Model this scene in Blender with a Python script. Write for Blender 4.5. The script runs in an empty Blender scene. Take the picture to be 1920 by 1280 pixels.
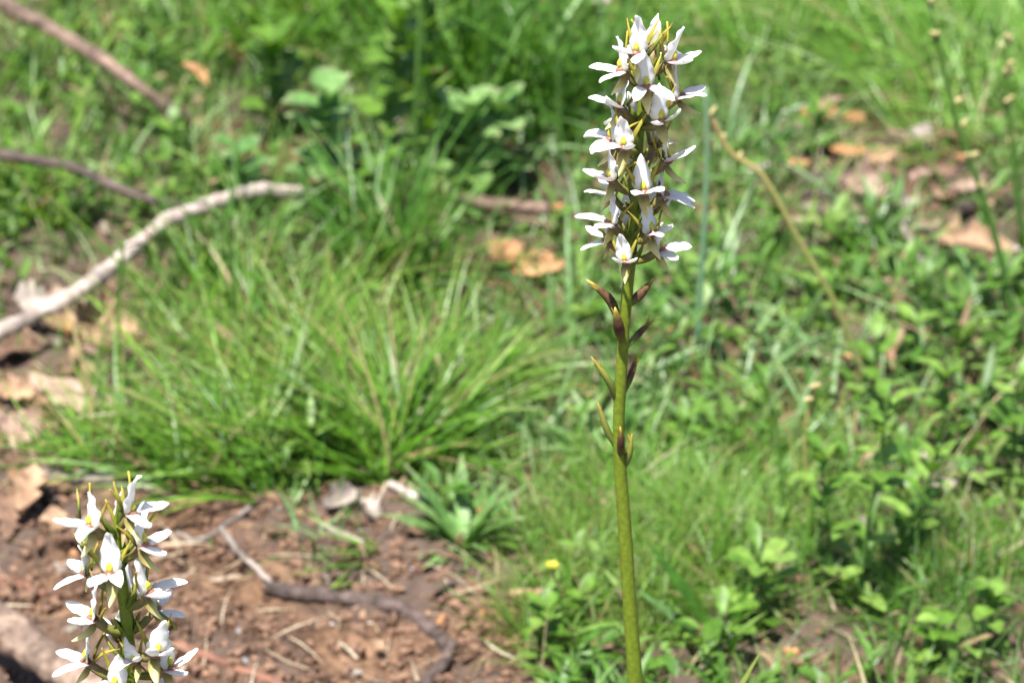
import bpy, math, random
import numpy as np
from mathutils import Matrix, Vector

random.seed(11)
rng = np.random.default_rng(11)
scene = bpy.context.scene
col = scene.collection

# ------------------------------------------------------------------ camera
CAM_H, PITCH, LENS = 0.62, math.radians(30.0), 100.0
FPX = 1920 * LENS / 36.0
cam_d = bpy.data.cameras.new('camera')
cam_d.lens = LENS
cam_d.sensor_width = 36.0
cam_d.clip_start, cam_d.clip_end = 0.02, 500.0
cam_d.dof.use_dof = True
cam_d.dof.focus_distance = 0.728
cam_d.dof.aperture_fstop = 20.0
cam_d.dof.aperture_blades = 0
cam = bpy.data.objects.new('camera', cam_d)
cam.location = (0, 0, CAM_H)
cam.rotation_euler = (math.pi / 2 - PITCH, 0, 0)
col.objects.link(cam)
scene.camera = cam

# ------------------------------------------------------------------ sky and sun
SUN_EL, SUN_AZ = math.radians(70), math.radians(-150)     # azimuth from +Y towards +X
world = bpy.data.worlds.new('World')
scene.world = world
world.use_nodes = True
wn = world.node_tree.nodes
sky = wn.new('ShaderNodeTexSky')
sky.sky_type = 'NISHITA'
sky.sun_disc = False
sky.sun_elevation = SUN_EL
sky.sun_rotation = SUN_AZ
bg = wn['Background']
bg.inputs['Strength'].default_value = 0.075
world.node_tree.links.new(sky.outputs[0], bg.inputs['Color'])
sun_d = bpy.data.lights.new('sun', 'SUN')
sun_d.energy = 5.0
sun_d.angle = math.radians(0.53)
sun_d.color = (1.0, 0.96, 0.89)
sun = bpy.data.objects.new('sun', sun_d)
sv = Vector((math.sin(SUN_AZ) * math.cos(SUN_EL), math.cos(SUN_AZ) * math.cos(SUN_EL), math.sin(SUN_EL)))
sun.rotation_euler = sv.to_track_quat('Z', 'Y').to_euler()
sun.location = sv * 5
col.objects.link(sun)

scene.view_settings.view_transform = 'Standard'
scene.view_settings.look = 'None'
scene.view_settings.gamma = 1.0
scene.view_settings.use_curve_mapping = False
scene.view_settings.exposure = 1.4
scene.render.engine = 'CYCLES'
scene.cycles.use_denoising = True
scene.cycles.max_bounces = 8
scene.cycles.transmission_bounces = 6
scene.cycles.transparent_max_bounces = 6
scene.cycles.caustics_reflective = False
scene.cycles.caustics_refractive = False

# ------------------------------------------------------------------ ground shape
_tab = rng.random((256, 256))
def vnoise(x, y):
    x = np.asarray(x, float); y = np.asarray(y, float)
    xi = np.floor(x).astype(int); yi = np.floor(y).astype(int)
    fx = x - xi; fy = y - yi
    fx = fx * fx * (3 - 2 * fx); fy = fy * fy * (3 - 2 * fy)
    a = _tab[xi & 255, yi & 255]; b = _tab[(xi + 1) & 255, yi & 255]
    c = _tab[xi & 255, (yi + 1) & 255]; d = _tab[(xi + 1) & 255, (yi + 1) & 255]
    return (a + (b - a) * fx) * (1 - fy) + (c + (d - c) * fx) * fy - 0.5
def gz(x, y):
    """height of the ground in metres"""
    x = np.asarray(x, float); y = np.asarray(y, float)
    z = 0.016 * vnoise(x * 7 + 3, y * 7) + 0.009 * vnoise(x * 23 + 9, y * 23)
    z += 0.007 * vnoise(x * 62, y * 62 + 5)
    return z
def gz_fine(x, y):
    z = gz(x, y)
    n = vnoise(x * 150, y * 150)
    z = z + 0.0065 * n + 0.0055 * np.abs(vnoise(x * 310 + 7, y * 310)) + 0.0012 * vnoise(x * 700, y * 700)
    return z
# ------------------------------------------------------------------ pixel <-> place (photo pixels, 1920 x 1280)
cp, sp = math.cos(PITCH), math.sin(PITCH)
def ray(px, py):
    u = (px - 960) / FPX; v = (640 - py) / FPX
    return np.array([u, cp + v * sp, -sp + v * cp])
def G(px, py, h=0.0):
    """ground point seen at a pixel, h above the soil"""
    r = ray(px, py); z = 0.0
    for _ in range(4):
        t = (CAM_H - z - h) / -r[2]
        x, y = r[0] * t, r[1] * t
        z = float(gz(x, y))
    return Vector((x, y, z + h))
def AT(px, py, y):
    """point seen at a pixel at ground distance y"""
    r = ray(px, py); t = y / r[1]
    return Vector((r[0] * t, y, CAM_H + r[2] * t))
def project(x, y, z=0.0):
    dy, dz = y, z - CAM_H
    d = dy * cp - dz * sp
    return 960 + FPX * x / d, 640 - FPX * (dy * sp + dz * cp) / d
def mmpx(p):
    """metres per photo pixel at a place"""
    return (p[1] * cp - (p[2] - CAM_H) * sp) / FPX

# ------------------------------------------------------------------ materials
def new_mat(name):
    m = bpy.data.materials.new(name)
    m.use_nodes = True
    nt = m.node_tree
    nt.nodes.clear()
    out = nt.nodes.new('ShaderNodeOutputMaterial')
    return m, nt, out
def ramp(nt, fac, stops):
    r = nt.nodes.new('ShaderNodeValToRGB')
    e = r.color_ramp.elements
    e[0].position, e[0].color = stops[0][0], (*stops[0][1], 1)
    e[1].position, e[1].color = stops[-1][0], (*stops[-1][1], 1)
    for p, c in stops[1:-1]:
        k = e.new(p); k.color = (*c, 1)
    nt.links.new(fac, r.inputs[0])
    return r.outputs[0]
def tint(nt):
    a = nt.nodes.new('ShaderNodeAttribute'); a.attribute_name = 'tint'
    s = nt.nodes.new('ShaderNodeSeparateColor')
    nt.links.new(a.outputs['Color'], s.inputs[0])
    return s.outputs            # 0 random per piece, 1 along the piece, 2 second random
def noise(nt, scale, detail=3.0, coord='Object'):
    t = nt.nodes.new('ShaderNodeTexCoord')
    n = nt.nodes.new('ShaderNodeTexNoise')
    n.inputs['Scale'].default_value = scale
    n.inputs['Detail'].default_value = detail
    nt.links.new(t.outputs[coord], n.inputs['Vector'])
    return n.outputs['Fac']
def mixc(nt, fac, a, b, mode='MIX'):
    m = nt.nodes.new('ShaderNodeMix'); m.data_type = 'RGBA'; m.blend_type = mode
    if isinstance(fac, float): m.inputs[0].default_value = fac
    else: nt.links.new(fac, m.inputs[0])
    for i, c in ((6, a), (7, b)):
        if isinstance(c, tuple): m.inputs[i].default_value = (*c, 1)
        else: nt.links.new(c, m.inputs[i])
    return m.outputs[2]
def finish(nt, out, color, rough=0.5, trans=0.0, spec=0.5, bump=None, tcol=None, bdist=0.0005):
    p = nt.nodes.new('ShaderNodeBsdfPrincipled')
    if isinstance(color, tuple): p.inputs['Base Color'].default_value = (*color, 1)
    else: nt.links.new(color, p.inputs['Base Color'])
    p.inputs['Roughness'].default_value = rough
    p.inputs['Specular IOR Level'].default_value = spec
    if bump is not None:
        b = nt.nodes.new('ShaderNodeBump')
        b.inputs['Strength'].default_value = 0.7
        b.inputs['Distance'].default_value = bdist
        nt.links.new(bump, b.inputs['Height'])
        nt.links.new(b.outputs[0], p.inputs['Normal'])
    sh = p.outputs[0]
    if trans > 0:
        t = nt.nodes.new('ShaderNodeBsdfTranslucent')
        src = tcol if tcol is not None else color
        if isinstance(src, tuple): t.inputs[0].default_value = (*src, 1)
        else: nt.links.new(src, t.inputs[0])
        mx = nt.nodes.new('ShaderNodeMixShader')
        mx.inputs[0].default_value = trans
        nt.links.new(sh, mx.inputs[1]); nt.links.new(t.outputs[0], mx.inputs[2])
        sh = mx.outputs[0]
    nt.links.new(sh, out.inputs[0])

def leaf_mat(name, stops, dry=None, rough=0.4, trans=0.35, spec=0.5, tip=None):
    """greens picked per piece; some pieces dry (straw); tips may yellow"""
    m, nt, out = new_mat(name)
    t = tint(nt)
    c = ramp(nt, t[0], stops)
    if tip is not None:
        f = ramp(nt, t[1], [(0.7, (0, 0, 0)), (1.0, (0.9, 0.9, 0.9))])
        c = mixc(nt, f, c, tip)
    if dry is not None:
        lo, colr = dry
        f = ramp(nt, t[2], [(lo, (0, 0, 0)), (min(1, lo + 0.03), (1, 1, 1))])
        c = mixc(nt, f, c, colr)
    n = noise(nt, 260, 2)
    f2 = ramp(nt, n, [(0.3, (0.52, 0.52, 0.52)), (0.7, (1.06, 1.06, 1.06))])
    c = mixc(nt, 1.0, c, f2, 'MULTIPLY')
    hs = nt.nodes.new('ShaderNodeMix'); hs.data_type = 'RGBA'; hs.blend_type = 'MULTIPLY'
    hs.inputs[0].default_value = 1.0
    nt.links.new(c, hs.inputs[6]); hs.inputs[7].default_value = (1.25, 1.3, 0.7, 1)
    finish(nt, out, c, rough, trans, spec, tcol=hs.outputs[2])
    return m

M = {}
M['grass'] = leaf_mat('grass_green', [(0, (0.055, 0.165, 0.010)), (0.5, (0.115, 0.275, 0.018)), (1, (0.215, 0.39, 0.05))],
                      dry=(0.87, (0.40, 0.31, 0.15)), rough=0.42, trans=0.38, tip=(0.30, 0.30, 0.08))
M['grass_deep'] = leaf_mat('grass_deep', [(0, (0.04, 0.125, 0.010)), (0.5, (0.075, 0.20, 0.02)), (1, (0.14, 0.29, 0.045))],
                           dry=(0.95, (0.30, 0.22, 0.10)), rough=0.42, trans=0.36)
M['grass_mixed'] = leaf_mat('grass_mixed', [(0, (0.04, 0.12, 0.010)), (0.45, (0.085, 0.205, 0.022)), (0.8, (0.16, 0.30, 0.06)), (1, (0.30, 0.42, 0.17))],
                            dry=(0.91, (0.40, 0.32, 0.18)), rough=0.48, trans=0.34)
M['grass_pale'] = leaf_mat('grass_pale', [(0, (0.10, 0.26, 0.02)), (0.5, (0.17, 0.36, 0.045)), (1, (0.27, 0.45, 0.09))],
                           dry=(0.88, (0.42, 0.33, 0.17)), rough=0.42, trans=0.36)
M['grass_blue'] = leaf_mat('grass_blue', [(0, (0.085, 0.19, 0.055)), (0.5, (0.14, 0.27, 0.085)), (1, (0.24, 0.37, 0.16))],
                           dry=(0.97, (0.36, 0.28, 0.14)), rough=0.38, trans=0.3)
M['weed'] = leaf_mat('weed_leaf', [(0, (0.05, 0.145, 0.012)), (0.5, (0.105, 0.23, 0.025)), (1, (0.23, 0.34, 0.085))],
                     dry=(0.93, (0.33, 0.22, 0.13)), rough=0.5, trans=0.3)
M['herb'] = leaf_mat('herb_leaf', [(0, (0.075, 0.17, 0.016)), (0.5, (0.125, 0.25, 0.028)), (1, (0.22, 0.35, 0.07))],
                     rough=0.45, trans=0.34, spec=0.4)
M['rosette'] = leaf_mat('rosette_leaf', [(0, (0.085, 0.20, 0.045)), (0.5, (0.14, 0.28, 0.07)), (1, (0.22, 0.36, 0.12))],
                        rough=0.5, trans=0.25, tip=(0.28, 0.32, 0.16))
M['straw'] = leaf_mat('straw', [(0, (0.20, 0.13, 0.075)), (0.5, (0.34, 0.25, 0.16)), (1, (0.50, 0.42, 0.31))], rough=0.6, trans=0.12)

def stick_mat(name, a, b, scale=220.0):
    m, nt, out = new_mat(name)
    n = noise(nt, scale, 5)
    n2 = noise(nt, scale * 0.18, 3)
    c = ramp(nt, n, [(0.32, a), (0.68, b)])
    c2 = ramp(nt, n2, [(0.35, (0.48, 0.47, 0.46)), (0.65, (1.04, 1.0, 0.97))])
    c = mixc(nt, 1.0, c, c2, 'MULTIPLY')
    finish(nt, out, c, 0.75, 0, 0.3, bump=n, bdist=0.0012)
    return m
M['stick_pale'] = stick_mat('weathered_pale_bark', (0.30, 0.23, 0.20), (0.62, 0.55, 0.50))
M['stick_log'] = stick_mat('brown_log_bark', (0.12, 0.08, 0.062), (0.31, 0.23, 0.18))
M['stick_brown'] = stick_mat('pinkish_brown_bark', (0.08, 0.052, 0.040), (0.30, 0.21, 0.165))
M['stick_dark'] = stick_mat('dark_bark', (0.045, 0.032, 0.028), (0.135, 0.10, 0.09))
M['stick_grey'] = stick_mat('grey_bark', (0.14, 0.115, 0.10), (0.33, 0.29, 0.26))
M['stick_red'] = stick_mat('reddish_bark', (0.10, 0.045, 0.03), (0.25, 0.125, 0.085))
M['bark_tan'] = stick_mat('tan_bark', (0.24, 0.14, 0.085), (0.56, 0.38, 0.24), 160)
M['bark_pink'] = stick_mat('pinkish_bark', (0.25, 0.155, 0.12), (0.58, 0.42, 0.34), 160)
M['bark_brown'] = stick_mat('brown_bark', (0.13, 0.075, 0.05), (0.30, 0.18, 0.12), 160)
M['leaf_orange'] = stick_mat('orange_dead_leaf', (0.36, 0.16, 0.06), (0.62, 0.36, 0.19), 120)
M['leaf_grey'] = stick_mat('grey_dead_leaf', (0.20, 0.17, 0.145), (0.50, 0.44, 0.385), 120)
M['stone'] = stick_mat('grey_stone', (0.16, 0.155, 0.17), (0.34, 0.33, 0.35), 300)
M['stone_red'] = stick_mat('red_brown_stone', (0.20, 0.11, 0.07), (0.38, 0.23, 0.15), 300)

# soil
m, nt, out = new_mat('bare_soil')
n1 = noise(nt, 24, 6); n2 = noise(nt, 170, 5); n3 = noise(nt, 700, 3)
c = ramp(nt, n1, [(0.34, (0.055, 0.032, 0.022)), (0.5, (0.135, 0.078, 0.048)), (0.68, (0.235, 0.142, 0.088))])
c = mixc(nt, 1.0, c, ramp(nt, n2, [(0.3, (0.36, 0.35, 0.34)), (0.5, (0.82, 0.82, 0.81)), (0.72, (1.25, 1.22, 1.18))]), 'MULTIPLY')
c = mixc(nt, 1.0, c, ramp(nt, n3, [(0.3, (0.7, 0.7, 0.7)), (0.7, (1.2, 1.2, 1.2))]), 'MULTIPLY')
n4 = noise(nt, 11, 7)
c = mixc(nt, ramp(nt, n4, [(0.48, (1, 1, 1)), (0.60, (0, 0, 0))]), c, mixc(nt, n2, (0.035, 0.026, 0.022), (0.13, 0.09, 0.07)))
finish(nt, out, c, 0.95, 0, 0.15, bump=n2, bdist=0.003)
M['soil'] = m
M['crumb'] = stick_mat('soil_crumb', (0.08, 0.045, 0.03), (0.26, 0.155, 0.10), 400)

# orchid
def orchid_mat(name, stops, rough=0.45, trans=0.2, noise_amt=(0.85, 1.1), spec=0.4):
    m, nt, out = new_mat(name)
    t = tint(nt)
    c = ramp(nt, t[1], stops)
    n = noise(nt, 700, 3)
    f = ramp(nt, n, [(0.3, (noise_amt[0],) * 3), (0.7, (noise_amt[1],) * 3)])
    c = mixc(nt, 1.0, c, f, 'MULTIPLY')
    finish(nt, out, c, rough, trans, spec)
    return m
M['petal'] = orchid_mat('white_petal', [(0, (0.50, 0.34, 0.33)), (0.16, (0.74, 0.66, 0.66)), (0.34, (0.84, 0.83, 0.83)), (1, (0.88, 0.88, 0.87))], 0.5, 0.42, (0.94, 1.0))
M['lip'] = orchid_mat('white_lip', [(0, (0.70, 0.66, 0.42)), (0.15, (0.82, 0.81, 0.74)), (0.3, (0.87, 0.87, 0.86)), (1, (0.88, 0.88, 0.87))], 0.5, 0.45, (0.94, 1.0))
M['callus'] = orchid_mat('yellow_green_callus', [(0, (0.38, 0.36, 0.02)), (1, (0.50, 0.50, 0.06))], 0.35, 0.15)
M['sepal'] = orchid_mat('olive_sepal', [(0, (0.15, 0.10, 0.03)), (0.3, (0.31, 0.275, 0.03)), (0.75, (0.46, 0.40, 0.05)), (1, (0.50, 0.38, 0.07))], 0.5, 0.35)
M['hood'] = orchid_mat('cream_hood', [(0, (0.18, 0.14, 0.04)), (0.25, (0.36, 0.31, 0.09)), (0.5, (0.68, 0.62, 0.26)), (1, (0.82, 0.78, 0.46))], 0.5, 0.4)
M['ovary'] = orchid_mat('olive_brown_ovary', [(0, (0.15, 0.20, 0.022)), (0.5, (0.17, 0.17, 0.03)), (1, (0.26, 0.18, 0.09))], 0.55, 0.12)
M['column'] = orchid_mat('maroon_column', [(0, (0.16, 0.05, 0.04)), (1, (0.26, 0.12, 0.08))], 0.4, 0.1)
M['bract'] = orchid_mat('green_bract', [(0, (0.10, 0.17, 0.02)), (0.6, (0.17, 0.24, 0.035)), (1, (0.30, 0.28, 0.06))], 0.35, 0.3)
M['stem'] = orchid_mat('yellow_green_stem', [(0, (0.175, 0.245, 0.020)), (1, (0.165, 0.225, 0.020))], 0.46, 0.12, (0.70, 1.12))
M['bud'] = orchid_mat('brown_bud', [(0, (0.13, 0.19, 0.022)), (0.28, (0.12, 0.12, 0.025)), (0.45, (0.085, 0.04, 0.02)), (0.72, (0.10, 0.055, 0.02)), (0.86, (0.26, 0.20, 0.03)), (1, (0.52, 0.45, 0.08))], 0.6, 0.1, (0.6, 1.25))
M['bud_green'] = orchid_mat('green_bud', [(0, (0.10, 0.15, 0.03)), (0.5, (0.17, 0.21, 0.04)), (0.8, (0.30, 0.29, 0.05)), (1, (0.38, 0.26, 0.06))], 0.5, 0.2)
M['stalk'] = orchid_mat('green_stalk', [(0, (0.055, 0.13, 0.025)), (1, (0.10, 0.20, 0.04))], 0.4, 0.15)
M['rush'] = orchid_mat('blue_green_rush', [(0, (0.14, 0.27, 0.15)), (1, (0.22, 0.36, 0.20))], 0.4, 0.2)
M['straw_stalk'] = orchid_mat('straw_stalk', [(0, (0.20, 0.24, 0.07)), (0.6, (0.34, 0.30, 0.10)), (1, (0.42, 0.27, 0.12))], 0.5, 0.15)
M['seed'] = orchid_mat('straw_seed', [(0, (0.30, 0.30, 0.10)), (1, (0.50, 0.40, 0.20))], 0.5, 0.2)
M['pink'] = orchid_mat('pale_pink_petal', [(0, (0.55, 0.30, 0.36)), (1, (0.80, 0.62, 0.66))], 0.5, 0.3)
M['yellow'] = orchid_mat('yellow_petal', [(0, (0.34, 0.32, 0.02)), (1, (0.50, 0.46, 0.04))], 0.5, 0.3)

# ------------------------------------------------------------------ object helpers
def mesh_np(name, v, quads, tn, mat, smooth=True):
    me = bpy.data.meshes.new(name)
    v = np.asarray(v, np.float32); q = np.asarray(quads, np.int32)
    n = q.shape[1]
    me.vertices.add(len(v)); me.vertices.foreach_set('co', v.ravel())
    me.loops.add(q.size); me.loops.foreach_set('vertex_index', q.ravel())
    me.polygons.add(len(q))
    me.polygons.foreach_set('loop_start', np.arange(0, q.size, n, dtype=np.int32))
    me.polygons.foreach_set('loop_total', np.full(len(q), n, np.int32))
    me.polygons.foreach_set('use_smooth', np.full(len(q), smooth, bool))
    a = me.attributes.new('tint', 'FLOAT_COLOR', 'POINT')
    t = np.ones((len(v), 4), np.float32); t[:, :3] = tn
    a.data.foreach_set('color', t.ravel())
    me.update(calc_edges=True)
    me.materials.append(mat)
    return me
def obj(name, me, parent=None, mtx=None):
    o = bpy.data.objects.new(name, me)
    col.objects.link(o)
    if parent is not None: o.parent = parent
    if mtx is not None: o.matrix_local = mtx
    return o
def tag(o, label, cat, group=None):
    o['label'] = label; o['category'] = cat
    if group: o['group'] = group
    return o
def thing(name, label, cat, loc, group=None, rotz=0.0):
    o = bpy.data.objects.new(name, None)
    o.empty_display_size = 0.01
    col.objects.link(o)
    o.matrix_local = Matrix.Translation(loc) @ Matrix.Rotation(rotz, 4, 'Z')
    return tag(o, label, cat, group)
def frame(d, n, loc=(0, 0, 0)):
    """matrix whose X runs along d and whose Z lies towards n"""
    x = Vector(d).normalized(); n = Vector(n)
    z = n - x * n.dot(x)
    if z.length < 1e-6: z = x.orthogonal()
    z.normalize(); y = z.cross(x)
    m = Matrix((x, y, z)).transposed().to_4x4()
    m.translation = Vector(loc)
    return m

def width_profile(kind, t):
    if kind == 'grass': return np.clip(0.55 + 2.2 * t, 0, 1) * np.clip(1 - t, 0, 1) ** 0.62 + 0.02
    if kind == 'leaf':  return 0.09 + np.sin(np.pi * np.clip((t - 0.06) / 0.94, 0, 1) ** 0.85) ** 0.8 * (t < 0.999)
    if kind == 'lance': return 0.16 + 0.9 * np.sin(np.pi * np.clip(t, 0, 1) ** 0.75) ** 0.9 * (t < 0.999) - 0.14 * t
    if kind == 'spoon': return 0.10 + np.sin(np.pi * np.clip(t, 0, 1) ** 1.9) ** 0.7 * (t < 0.999)
def ribbons(base, az, L, th0, kap, W, prof='grass', S=5, fold=0.0, twist=None, side=None, rnd=None, rnd2=None):
    """many curved blades at once: base (N,3), heading, length, lean from upright at the foot, extra lean at the tip, width"""
    base = np.asarray(base, float); N = len(base)
    az, L, th0, kap, W = [np.broadcast_to(np.asarray(a, float), (N,)) for a in (az, L, th0, kap, W)]
    twist = np.zeros(N) if twist is None else np.broadcast_to(twist, (N,))
    side = np.zeros(N) if side is None else np.broadcast_to(side, (N,))
    rnd = rng.random(N) if rnd is None else np.broadcast_to(rnd, (N,))
    rnd2 = rng.random(N) if rnd2 is None else np.broadcast_to(rnd2, (N,))
    t = np.linspace(0, 1, S + 1)
    tm = (t[:-1] + t[1:]) / 2
    th = th0[:, None] + kap[:, None] * tm[None]
    aa = az[:, None] + side[:, None] * tm[None]
    ds = (L / S)[:, None]
    zero = np.zeros((N, 1))
    px = np.concatenate([zero, np.cumsum(np.sin(th) * np.cos(aa) * ds, 1)], 1)
    py = np.concatenate([zero, np.cumsum(np.sin(th) * np.sin(aa) * ds, 1)], 1)
    pz = np.concatenate([zero, np.cumsum(np.cos(th) * ds, 1)], 1)
    cen = np.stack([px, py, pz], -1) + base[:, None, :]
    thf = th0[:, None] + kap[:, None] * t[None]; af = az[:, None] + side[:, None] * t[None]
    lat = np.stack([-np.sin(af), np.cos(af), 0 * af], -1)
    nor = np.stack([-np.cos(thf) * np.cos(af), -np.cos(thf) * np.sin(af), np.sin(thf)], -1)
    tw = (twist[:, None] * t[None])[..., None]
    a = lat * np.cos(tw) + nor * np.sin(tw); b = nor * np.cos(tw) - lat * np.sin(tw)
    w = (W[:, None] * width_profile(prof, t)[None] * 0.5)[..., None]
    if fold > 0:
        v = np.stack([cen - a * w + b * w * fold, cen, cen + a * w + b * w * fold], 2); C = 3
    else:
        v = np.stack([cen - a * w, cen + a * w], 2); C = 2
    v = v.reshape(-1, 3)
    idx = np.arange(N * (S + 1) * C).reshape(N, S + 1, C)
    q = np.stack([idx[:, :-1, :-1], idx[:, :-1, 1:], idx[:, 1:, 1:], idx[:, 1:, :-1]], -1).reshape(-1, 4)
    tn = np.zeros((N, S + 1, C, 3))
    tn[..., 0] = rnd[:, None, None]; tn[..., 1] = t[None, :, None]; tn[..., 2] = rnd2[:, None, None]
    return v, q, tn.reshape(-1, 3)
def join(parts):
    vs, qs, ts, k = [], [], [], 0
    for v, q, t in parts:
        vs.append(v); qs.append(q + k); ts.append(t); k += len(v)
    return np.concatenate(vs), np.concatenate(qs), np.concatenate(ts)
def tube(pts, radii, seg=10, rnd=0.5, cap=True, bump=0.0, freq=60.0, taper_tint=True):
    P = np.array([list(p) for p in pts], float); R = np.asarray(radii, float); n = len(P)
    T = np.gradient(P, axis=0); T /= np.linalg.norm(T, axis=1)[:, None] + 1e-12
    ref = np.array([0.31, 0.2, 0.93]) if abs(T[0] @ np.array([0.31, 0.2, 0.93])) < 0.95 else np.array([1., 0, 0])
    v = []
    u = np.cross(T[0], ref); u /= np.linalg.norm(u)
    ph = np.linspace(0, 2 * np.pi, seg, endpoint=False)
    for i in range(n):
        u = u - T[i] * (u @ T[i]); u /= np.linalg.norm(u)
        w = np.cross(T[i], u)
        rr = np.full(seg, R[i])
        if bump: rr = rr * (1 + bump * 2 * vnoise(np.cos(ph) * 1.3 + i * 0.9, np.sin(ph) * 1.3 + freq) + bump * vnoise(ph * 0 + i * 0.37, ph * 0 + freq * 2))
        v.append(P[i] + np.outer(np.cos(ph) * rr, u) + np.outer(np.sin(ph) * rr, w))
    v = np.concatenate(v)
    idx = np.arange(n * seg).reshape(n, seg); nx = np.roll(idx, -1, 1)
    q = np.stack([idx[:-1], nx[:-1], nx[1:], idx[1:]], -1).reshape(-1, 4)
    t = np.repeat(np.linspace(0, 1, n), seg)
    if cap:
        v = np.concatenate([v, P[:1], P[-1:]]); c0, c1 = n * seg, n * seg + 1
        h = seg // 2
        q = np.concatenate([q, [[c0, idx[0, (2 * k + 2) % seg], idx[0, 2 * k + 1], idx[0, 2 * k]] for k in range(h)],
                            [[c1, idx[-1, 2 * k], idx[-1, 2 * k + 1], idx[-1, (2 * k + 2) % seg]] for k in range(h)]])
        t = np.concatenate([t, [0, 1]])
    tn = np.stack([np.full(len(v), rnd), t, np.full(len(v), 0.3)], -1)
    return v, q, tn
def smooth_path(pts, n):
    """Catmull-Rom through points"""
    P = np.array([list(p) for p in pts], float)
    P = np.concatenate([[2 * P[0] - P[1]], P, [2 * P[-1] - P[-2]]])
    m = len(P) - 3
    r = []
    for s in np.linspace(0, m, n):
        i = min(int(s), m - 1); t = s - i
        a, b, c, d = P[i:i + 4]
        r.append(0.5 * (2 * b + (c - a) * t + (2 * a - 5 * b + 4 * c - d) * t * t + (3 * b - a - 3 * c + d) * t ** 3))
    return np.array(r)

# ------------------------------------------------------------------ the ground
def axis(lo, hi, step, far):
    a = list(np.arange(lo, hi + step / 2, step)); s = step
    while a[-1] < far: s *= 1.35; a.append(a[-1] + s)
    s = step
    while a[0] > -far: s *= 1.35; a.insert(0, a[0] - s)
    return np.array(a)
gx = axis(-0.50, 0.50, 0.0028, 120); gy = axis(0.72, 1.75, 0.0028, 120)
X, Y = np.meshgrid(gx, gy)
Z = gz_fine(X, Y)
nx_, ny_ = len(gx), len(gy)
idx = np.arange(nx_ * ny_).reshape(ny_, nx_)
q = np.stack([idx[:-1, :-1], idx[:-1, 1:], idx[1:, 1:], idx[1:, :-1]], -1).reshape(-1, 4)
v = np.stack([X, Y, Z], -1).reshape(-1, 3)
ground = obj('ground', mesh_np('ground', v, q, np.zeros((len(v), 3)), M['soil']))
ground['kind'] = 'structure'

# ------------------------------------------------------------------ how green the ground is, read off the photograph
SOIL = np.array([(-400, 640), (60, 690), (170, 850), (300, 935), (520, 950), (640, 905), (770, 910), (815, 1000), (990, 1040),
                 (950, 1130), (1010, 1300), (1010, 2200), (-400, 2200)], float)
def inside(poly, x, y):
    r = np.zeros(np.shape(x), bool); n = len(poly); j = n - 1
    for i in range(n):
        xi, yi = poly[i]; xj, yj = poly[j]
        c = ((yi > y) != (yj > y)) & (x < (xj - xi) * (y - yi) / (yj - yi + 1e-9) + xi)
        r ^= c; j = i
    return r
BARE = [(1690, 265, 200, 80, 0.95), (1640, 370, 190, 75, 0.93), (1830, 470, 130, 65, 0.92), (1000, 490, 80, 50, 0.8), (1130, 710, 130, 60, 0.5),
        (1400, 470, 110, 50, 0.6), (60, 590, 170, 70, 0.6), (230, 200, 140, 50, 0.5), (960, 390, 130, 40, 0.6), (960, 280, 50, 30, 0.7), (1480, 1190, 70, 40, 0.6),
        (1150, 930, 90, 40, 0.4), (1820, 900, 90, 50, 0.4), (1350, 640, 130, 50, 0.4), (1900, 1180, 60, 60, 0.4), (640, 380, 60, 30, 0.6)]
def green(px, py):
    g = np.ones(np.shape(px))
    for x, y, a, b, k in BARE:
        g *= 1 - k * np.exp(-(((px - x) / a) ** 2 + ((py - y) / b) ** 2) ** 2)
    j = 26 * vnoise(px / 45, py / 30)
    g = np.where(inside(SOIL, px + j, py + j), np.where(vnoise(px / 60 + 9, py / 40) > 0.22, 0.045, 0.004), g)
    return g
def spread(n, x0=-0.62, x1=0.62, y0=0.5, y1=2.1):
    x = rng.uniform(x0, x1, n); y = rng.uniform(y0, y1, n)
    px, py = project(x, y)
    return x, y, px, py
def near_frame(px, py):
    return np.where((px > -250) & (px < 2170) & (py > -300) & (py < 1500), 1.0, 0.35)
def feathery(px, py):
    return np.exp(-(((px - 1270) / 260) ** 2 + ((py - 1060) / 130) ** 2) ** 2)
def stuff(name, label, cat, parts, mat):
    v, q, t = join(parts)
    o = obj(name, mesh_np(name, v, q, t, mat, smooth=(name != 'soil_crumbs')))
    o['kind'] = 'stuff'
    return tag(o, label, cat)

# short mixed grass over the green ground
x, y, px, py = spread(150000)
tall = np.clip((620 - py) / 620, 0, 1)
keep = rng.random(len(x)) < green(px, py) * (0.22 + 0.6 * (vnoise(x * 16, y * 16) + 0.5) + 0.2 * tall) * near_frame(px, py)
x, y, px, py, tall = [a[keep] for a in (x, y, px, py, tall)]
n = len(x)
L = rng.uniform(0.010, 0.044, n) * (1 + 0.5 * tall)
stuff('meadow_grass', 'short mixed green grass covering the ground', 'grass',
      [ribbons(np.stack([x, y, gz(x, y) - 0.002], -1), rng.uniform(0, 2 * np.pi, n), L, rng.uniform(0.05, 1.1, n), rng.uniform(0.1, 1.1, n),
               rng.uniform(0.0004, 0.0011, n) * np.where(rng.random(n) < 0.2, 2.1, 1), S=4, twist=rng.uniform(-1, 1, n), rnd=np.clip(rng.normal(0.5, 0.3, n), 0, 1))], M['grass_mixed'])
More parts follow.
